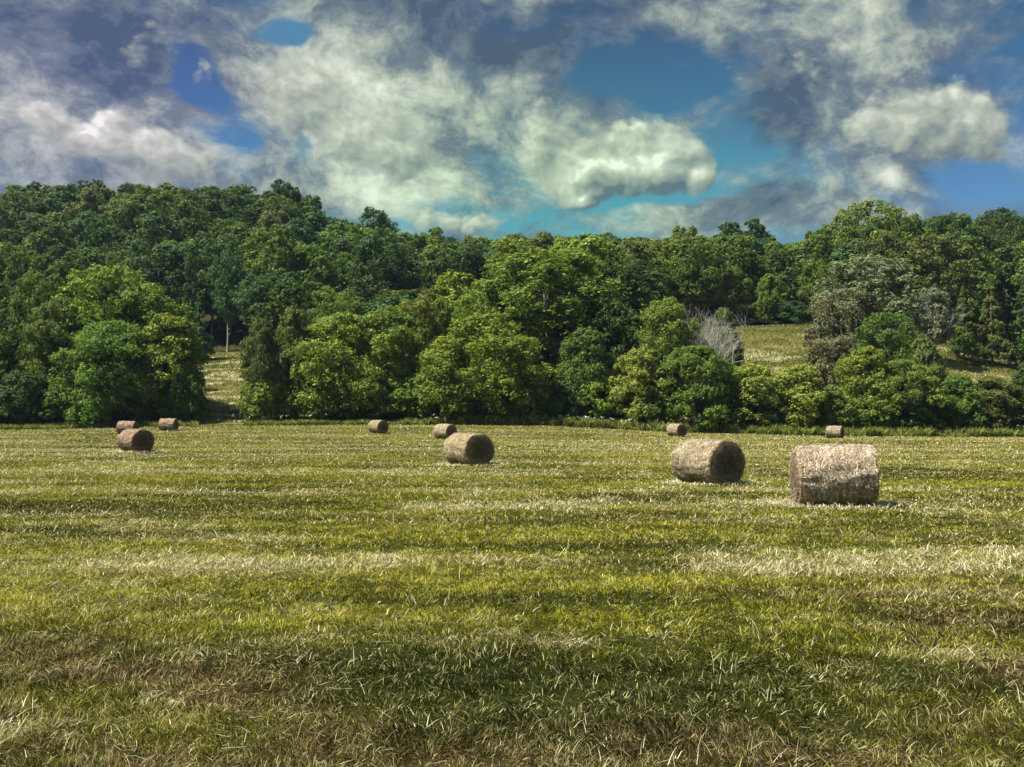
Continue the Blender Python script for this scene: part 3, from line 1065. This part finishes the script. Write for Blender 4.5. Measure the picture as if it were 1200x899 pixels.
GF = 'trees and shrubs along the field edge'
FRONT = [
    # name kind cx top hw d colour label
    ('tree', 'oak', -12, 322, 52, 143, 'dark', 'dark leafy tree cut by the left picture edge'),
    ('tree', 'oak', 45, 316, 44, 141, 'mid', 'tall green tree second from the left in the front row'),
    ('slender_tree', 'slender', 94, 299, 14, 153, 'dark', 'narrow dark pointed tree rising behind the left front trees'),
    ('slender_tree', 'slender', 146, 290, 16, 156, 'blue', 'narrow bluish tree top behind the highest left front tree'),
    ('tree', 'oak', 124, 306, 60, 143, 'bright', 'highest rounded bright tree of the left front clump'),
    ('tree', 'feather', 68, 346, 52, 137, 'mid', 'rounded green tree in front of the tall left trees'),
    ('tree', 'oak', 172, 334, 50, 142, 'bright', 'green tree on the right shoulder of the left clump'),
    ('tree', 'round', 196, 366, 50, 137, 'bright', 'bright domed tree left of the mown gap'),
    ('tree', 'feather', 130, 372, 66, 134, 'mid', 'feathery green tree above the three left hay bales'),
    ('shrub', 'skirt', 28, 432, 42, 132, 'deep', 'dark shrub at the foot of the leftmost trees'),
    ('shrub', 'skirt', 92, 440, 40, 132, 'mid', 'low green shrub left of the half hidden small bale'),
    ('shrub', 'skirt', 160, 446, 36, 132.5, 'mid', 'shaded shrub directly behind the left hay bales'),
    ('shrub', 'skirt', 214, 422, 30, 132, 'mid', 'green shrub beside the left side of the mown gap'),
    ('shrub', 'skirt', -20, 428, 40, 132, 'deep', 'dark shrub at the left picture edge under the trees'),
    ('young_conifer', 'conifer', 232, 340, 24, 188, 'blue', 'blue green conifer shaped tree at the top left of the gap'),
    ('slender_tree', 'slender', 222, 288, 11, 203, 'blue', 'vine covered slim tree rising above the blue green conifer'),
    ('tree', 'round', 304, 367, 25, 134, 'olive', 'round topped olive tree at the right side of the gap'),
    ('tree', 'round', 347, 356, 32, 136, 'olive', 'pale olive tree next right of the round topped gap tree'),
    ('shrub', 'skirt', 318, 434, 36, 132, 'bright', 'bushy shrub at the foot of the gap tree'),
    ('tree', 'oak', 388, 334, 36, 158, 'mid', 'tree peeping over the hedge above the pale olive tree'),
    ('tree', 'feather', 402, 364, 66, 136, 'bright', 'broad feathery tree left of the lone small bale'),
    ('tree', 'feather', 452, 357, 58, 139, 'bright', 'bright feathery tree directly above the lone small bale'),
    ('tree', 'oak', 487, 344, 34, 147, 'yellow', 'yellowish flowering tree left of the big willowy bush'),
    ('tree', 'round', 516, 348, 22, 150, 'bright', 'small bright tree crown between yellowish tree and willowy bush'),
    ('shrub', 'skirt', 400, 446, 44, 132, 'mid', 'low green shrub left of the lone small bale'),
    ('shrub', 'skirt', 462, 440, 38, 132.5, 'bright', 'low shrub just right of the lone small bale'),
    ('tree', 'feather', 568, 366, 86, 136, 'bright', 'big pale willowy bush above the centre hay bale'),
    ('shrub', 'skirt', 510, 428, 40, 132, 'bright', 'leafy shrub on the left foot of the willowy bush'),
    ('shrub', 'skirt', 612, 432, 42, 132, 'bright', 'leafy shrub on the right foot of the willowy bush'),
    ('shrub', 'skirt', 560, 456, 36, 132, 'mid', 'low green shrub straight above the centre hay bale'),
    ('tree', 'oak', 640, 290, 98, 158, 'mid', 'huge spreading tree towering over the hedge centre'),
    ('tree', 'oak', 570, 328, 38, 156, 'bright', 'lighter tree leaning on the huge tree from the left'),
    ('tree', 'round', 716, 345, 42, 150, 'dark', 'dark tree on the right flank of the huge tree'),
    ('tree', 'round', 686, 382, 38, 137, 'mid', 'fresh green tree below the huge tree right of centre'),
    ('shrub', 'skirt', 660, 440, 34, 132, 'dark', 'dark shrub under the left side of the fresh green tree'),
    ('shrub', 'skirt', 700, 438, 34, 132, 'bright', 'green shrub under the fresh green tree'),
    ('tree', 'round', 748, 404, 34, 134, 'yellow', 'pale glossy leaved tree right of the fresh green tree'),
    ('tree', 'feather', 784, 346, 46, 147, 'bright', 'bright rounded tree left of the bare bleached shrub'),
    ('tree', 'round', 848, 360, 24, 156, 'mid', 'small green tree directly behind the bare bleached shrub'),
    ('tree', 'feather', 816, 404, 58, 134, 'mid', 'broad domed bush below the bare bleached shrub'),
    ('tree', 'round', 884, 424, 40, 134, 'yellow', 'leafy bush with pale tips below the right meadow'),
    ('tree', 'round', 934, 426, 40, 134, 'yellow', 'pale leafed bush above the space between the two big bales'),
    ('shrub', 'skirt', 758, 446, 36, 132, 'mid', 'shrub left of the small distant bale at centre right'),
    ('shrub', 'skirt', 850, 452, 38, 132, 'dark', 'dark shrub right of the small distant bale at centre right'),
    ('shrub', 'skirt', 905, 456, 36, 132, 'dark', 'dark shrub above the dark ended large bale'),
    ('shrub', 'skirt', 966, 450, 34, 132, 'mid', 'green shrub behind the bale above the nearest bale'),
    ('oak_tree', 'oak', 1016, 294, 66, 156, 'grey', 'big grey green tree at the right of the meadow'),
    ('oak_tree', 'oak', 988, 336, 42, 150, 'grey', 'grey green tree lower left of the big grey green tree'),
    ('tree', 'oak', 1040, 362, 38, 143, 'mid', 'green tree in front of the big grey green tree'),
    ('tree', 'round', 1012, 404, 38, 136, 'bright', 'bright leafy bush at the foot of the grey trees'),
    ('tree', 'round', 1084, 394, 32, 137, 'olive', 'olive bush below the pale half dead tree'),
    ('tree', 'feather', 1058, 420, 46, 134, 'mid', 'broad green bush at the right behind the nearest bale'),
    ('tree', 'round', 1122, 436, 30, 134, 'mid', 'green bush right of the broad right hand bush'),
    ('tree', 'round', 1166, 440, 34, 134, 'olive', 'olive bush at the right picture edge'),
    ('tree', 'round', 1212, 420, 38, 134, 'dark', 'dark bush cut by the right picture edge'),
    ('shrub', 'skirt', 1010, 458, 34, 132, 'mid', 'low shrub just right of the small bale above the nearest'),
    ('shrub', 'skirt', 1066, 462, 40, 132, 'deep', 'dark low shrub above right of the nearest bale'),
    ('shrub', 'skirt', 1120, 464, 36, 132, 'dark', 'dark low shrub between the right hand bushes'),
    ('shrub', 'skirt', 1178, 466, 38, 132, 'dark', 'dark low shrub in the lower right of the tree line'),
    ('conifer', 'conifer', 1131, 334, 24, 182, 'mid', 'left of the two conifers on the right meadow'),
    ('conifer', 'conifer', 1164, 322, 27, 183, 'olive', 'right of the two conifers on the right meadow'),
    ('conifer', 'conifer', 1204, 320, 30, 184, 'dark', 'dark conifer cut by the right picture edge'),
    ('tree', 'round', 902, 320, 26, 214, 'mid', 'round dark tree standing at the top of the right meadow'),
    ('tree', 'round', 932, 352, 24, 210, 'blue', 'light bushy tree right of the round meadow top tree'),
    ('tree', 'round', 862, 312, 28, 216, 'mid', 'bushy tree left of the round meadow top tree'),
    ('tree', 'edge', 812, 312, 36, 214, 'mid', 'leafy tree at the forest edge above the bleached shrub'),
    ('tree', 'edge', 960, 300, 24, 216, 'mid', 'forest edge tree left of the big grey green tree'),
]
for (nm, kd, cx, tp, hw, d, col, lab) in FRONT:
    put_tree(nm, kd, cx, tp, hw, d, col, lab, GF)

# two bleached, nearly bare ones
for (cx, tp, hw, d, lab, seed, leafy, n0) in (
        (832, 360, 36, 146, 'bare bleached shrub of tangled grey branches in the hedge', 51, False, 17),
        (1092, 336, 30, 176, 'pale half dead tree left of the two conifers', 52, True, 11)):
    x = (cx - 600) / F * d
    gz = float(terrain(x, d))
    h = CAMZ + (HZ - tp) / F * d - gz
    root = link('dead_tree' if leafy else 'dead_shrub', None)
    root.location = (x, d, gz)
    tag(root, lab, 'dead tree' if leafy else 'dead shrub', 'bleached bare trees')
    link('branches', bare_tree(seed, h, hw / F * d * 1.25, BLEACHED_M, n0, .22, 4 if not leafy else 3, .11), root)
    if leafy:
        cm, C = crown_mesh(777, hw / F * d, h * .25, h, 'broad', 90, .20, 20, 12, .42)
        c = link('crown', cm, root)
        c.color = (.19, .21, .14, 1)

# the wood on the hillside, row behind row
ROWNAMES = ['lowest', 'second', 'third', 'fourth', 'fifth', 'sixth', 'ridge', 'outermost', 'inner']
ORD = ['first', 'second', 'third', 'fourth', 'fifth', 'sixth', 'seventh', 'eighth', 'ninth', 'tenth', 'eleventh', 'twelfth', 'thirteenth', 'fourteenth',
       'fifteenth', 'sixteenth', 'seventeenth', 'eighteenth', 'nineteenth', 'twentieth', 'twenty-first', 'twenty-second', 'twenty-third', 'twenty-fourth',
       'twenty-fifth', 'twenty-sixth', 'twenty-seventh', 'twenty-eighth', 'twenty-ninth', 'thirtieth', 'thirty-first', 'thirty-second', 'thirty-third', 'thirty-fourth', 'thirty-fifth']
rr = random.Random(5)
rows = [(212, 14.0), (226, 13.0), (242, 12.5), (258, 12.5), (275, 12.5), (292, 12.5), (308, 11.5), (172, 13.5), (192, 13.5)]
special = {  # taller ones that break the skyline
    (6, 332): (212, 26, 'slender crowned'), (6, 358): (226, 18, ''), (6, 440): (242, 27, ''), (6, 500): (264, 20, ''),
}
ux = (np.array([20, 100, 180, 250, 300, 340, 380, 400, 470, 540, 620, 700, 760, 830, 860, 930, 960, 1000, 1075, 1120, 1180]))
uy = (np.array([213, 208, 211, 217, 219, 222, 246, 254, 266, 278, 270, 271, 274, 270, 266, 280, 268, 258, 256, 252, 247]))
tonew = {'dark': 'dark', 'mid': 'mid green', 'blue': 'cool green', 'olive': 'olive', 'bright': 'light green'}
for ri, (d, sp) in enumerate(rows):
    half = .60 * d
    nx = int(2 * half / sp)
    xs = []
    for k in range(nx + 1):
        xs.append(-half + 2 * half * k / nx + rr.uniform(-.25, .25) * sp)
    cnt = 0
    for x in xs:
        dd = d + rr.uniform(-4, 4)
        px = 600 + x / dd * F
        if ri >= 7 and not (px < 205 or 305 < px < 760):
            continue
        if ri == 0 and (835 < px < 985 or 1100 < px < 1200):
            continue          # meadow top: the trees there are placed by hand
        gz = float(terrain(x, dd))
        if ri == 6:
            top = float(np.interp(px, ux, uy)) + rr.uniform(-3, 5)
            kd = 'hill'
        else:
            h = rr.uniform(18, 24) if ri < 7 and ri else rr.uniform(22, 27)
            if ri >= 7:
                h = rr.uniform(13, 18) if px > 300 else rr.uniform(9, 14)
            top = HZ - (gz + h - CAMZ) / dd * F
            top = max(top, float(np.interp(px, ux, uy)) + 6)
            kd = 'edge' if ri in (0, 8) else 'hill'
        hw = rr.uniform(7.2, 10.5) / dd * F
        col = rr.choice(['mid', 'mid', 'dark', 'olive', 'blue'] + (['bright'] if px > 420 else ['dark']))
        lab = '%s tree, %s from the left in the %s row of the hillside wood' % (tonew[col], ORD[cnt], ROWNAMES[ri])
        cnt += 1
        put_tree('forest_tree', kd, px, top, hw, dd, col, lab, 'trees of the hillside wood')

for (cx, tp, hw, d, kd, col, lab) in (
        (331, 210, 27, 300, 'hill', 'dark', 'tall dark tree rising highest at the end of the left ridge'),
        (362, 227, 20, 300, 'hill', 'mid', 'tree stepping down right of the tall dark ridge tree'),
        (440, 242, 28, 298, 'hill', 'blue', 'domed ridge tree above the bright feathery tree'),
        (504, 264, 22, 298, 'hill', 'mid', 'small loose ridge tree above the yellowish tree'),
        (803, 262, 22, 290, 'hill', 'mid', 'domed ridge tree left of the twin pointed tops'),
        (857, 252, 20, 290, 'slender', 'blue', 'left of the twin pointed tree tops on the ridge'),
        (886, 254, 20, 290, 'slender', 'blue', 'right of the twin pointed tree tops on the ridge'),
        (838, 284, 30, 262, 'hill', 'mid', 'green tree below the twin pointed ridge tops'),
        (1020, 232, 52, 252, 'oak', 'mid', 'great domed tree breaking the skyline at the right'),
        (1066, 248, 34, 250, 'oak', 'dark', 'dark tree on the right shoulder of the great domed tree'),
        (975, 262, 26, 258, 'hill', 'mid', 'tree on the left shoulder of the great domed tree'),
        (1120, 248, 36, 250, 'oak', 'dark', 'dark ridge tree above the two meadow conifers'),
        (1172, 242, 36, 250, 'oak', 'dark', 'dark ridge tree near the top right of the wood')):
    put_tree('ridge_tree' if kd != 'oak' else 'broad_tree', kd, cx, tp, hw, d, col, lab, 'tall trees breaking the skyline')

# the tree whose pale stem shows at the foot of the wood above the gap
put_tree('tree', 'edge', 266, 292, 24, 203, 'blue', 'forest edge tree with a pale trunk above the mown gap', GF, bark=PALE_BARK_M, var=1)


# ------------------------------------------------------------------ air between here and the far hillside
def haze_box():
    x0, x1, y0, y1, z0, z1 = -3650, 3650, -200, 1210, -20, 95
    v = np.array([(x, y, z) for z in (z0, z1) for y in (y0, y1) for x in (x0, x1)], float)
    f = np.array([(0, 2, 3, 1), (4, 5, 7, 6), (0, 1, 5, 4), (2, 6, 7, 3), (0, 4, 6, 2), (1, 3, 7, 5)])
    mt = bpy.data.materials.new('haze_air')
    mt.use_nodes = True
    nt = mt.node_tree
    for n in list(nt.nodes):
        nt.nodes.remove(n)
    out = nt.nodes.new('ShaderNodeOutputMaterial')
    pv = nt.nodes.new('ShaderNodeVolumePrincipled')
    pv.inputs['Color'].default_value = (.50, .66, 1.0, 1)
    pv.inputs['Density'].default_value = .00006
    pv.inputs['Anisotropy'].default_value = .2
    nt.links.new(pv.outputs[0], out.inputs['Volume'])
    o = link('haze', mesh_np('haze', v, [f], mt))
    tag(o, kind='stuff')


haze_box()
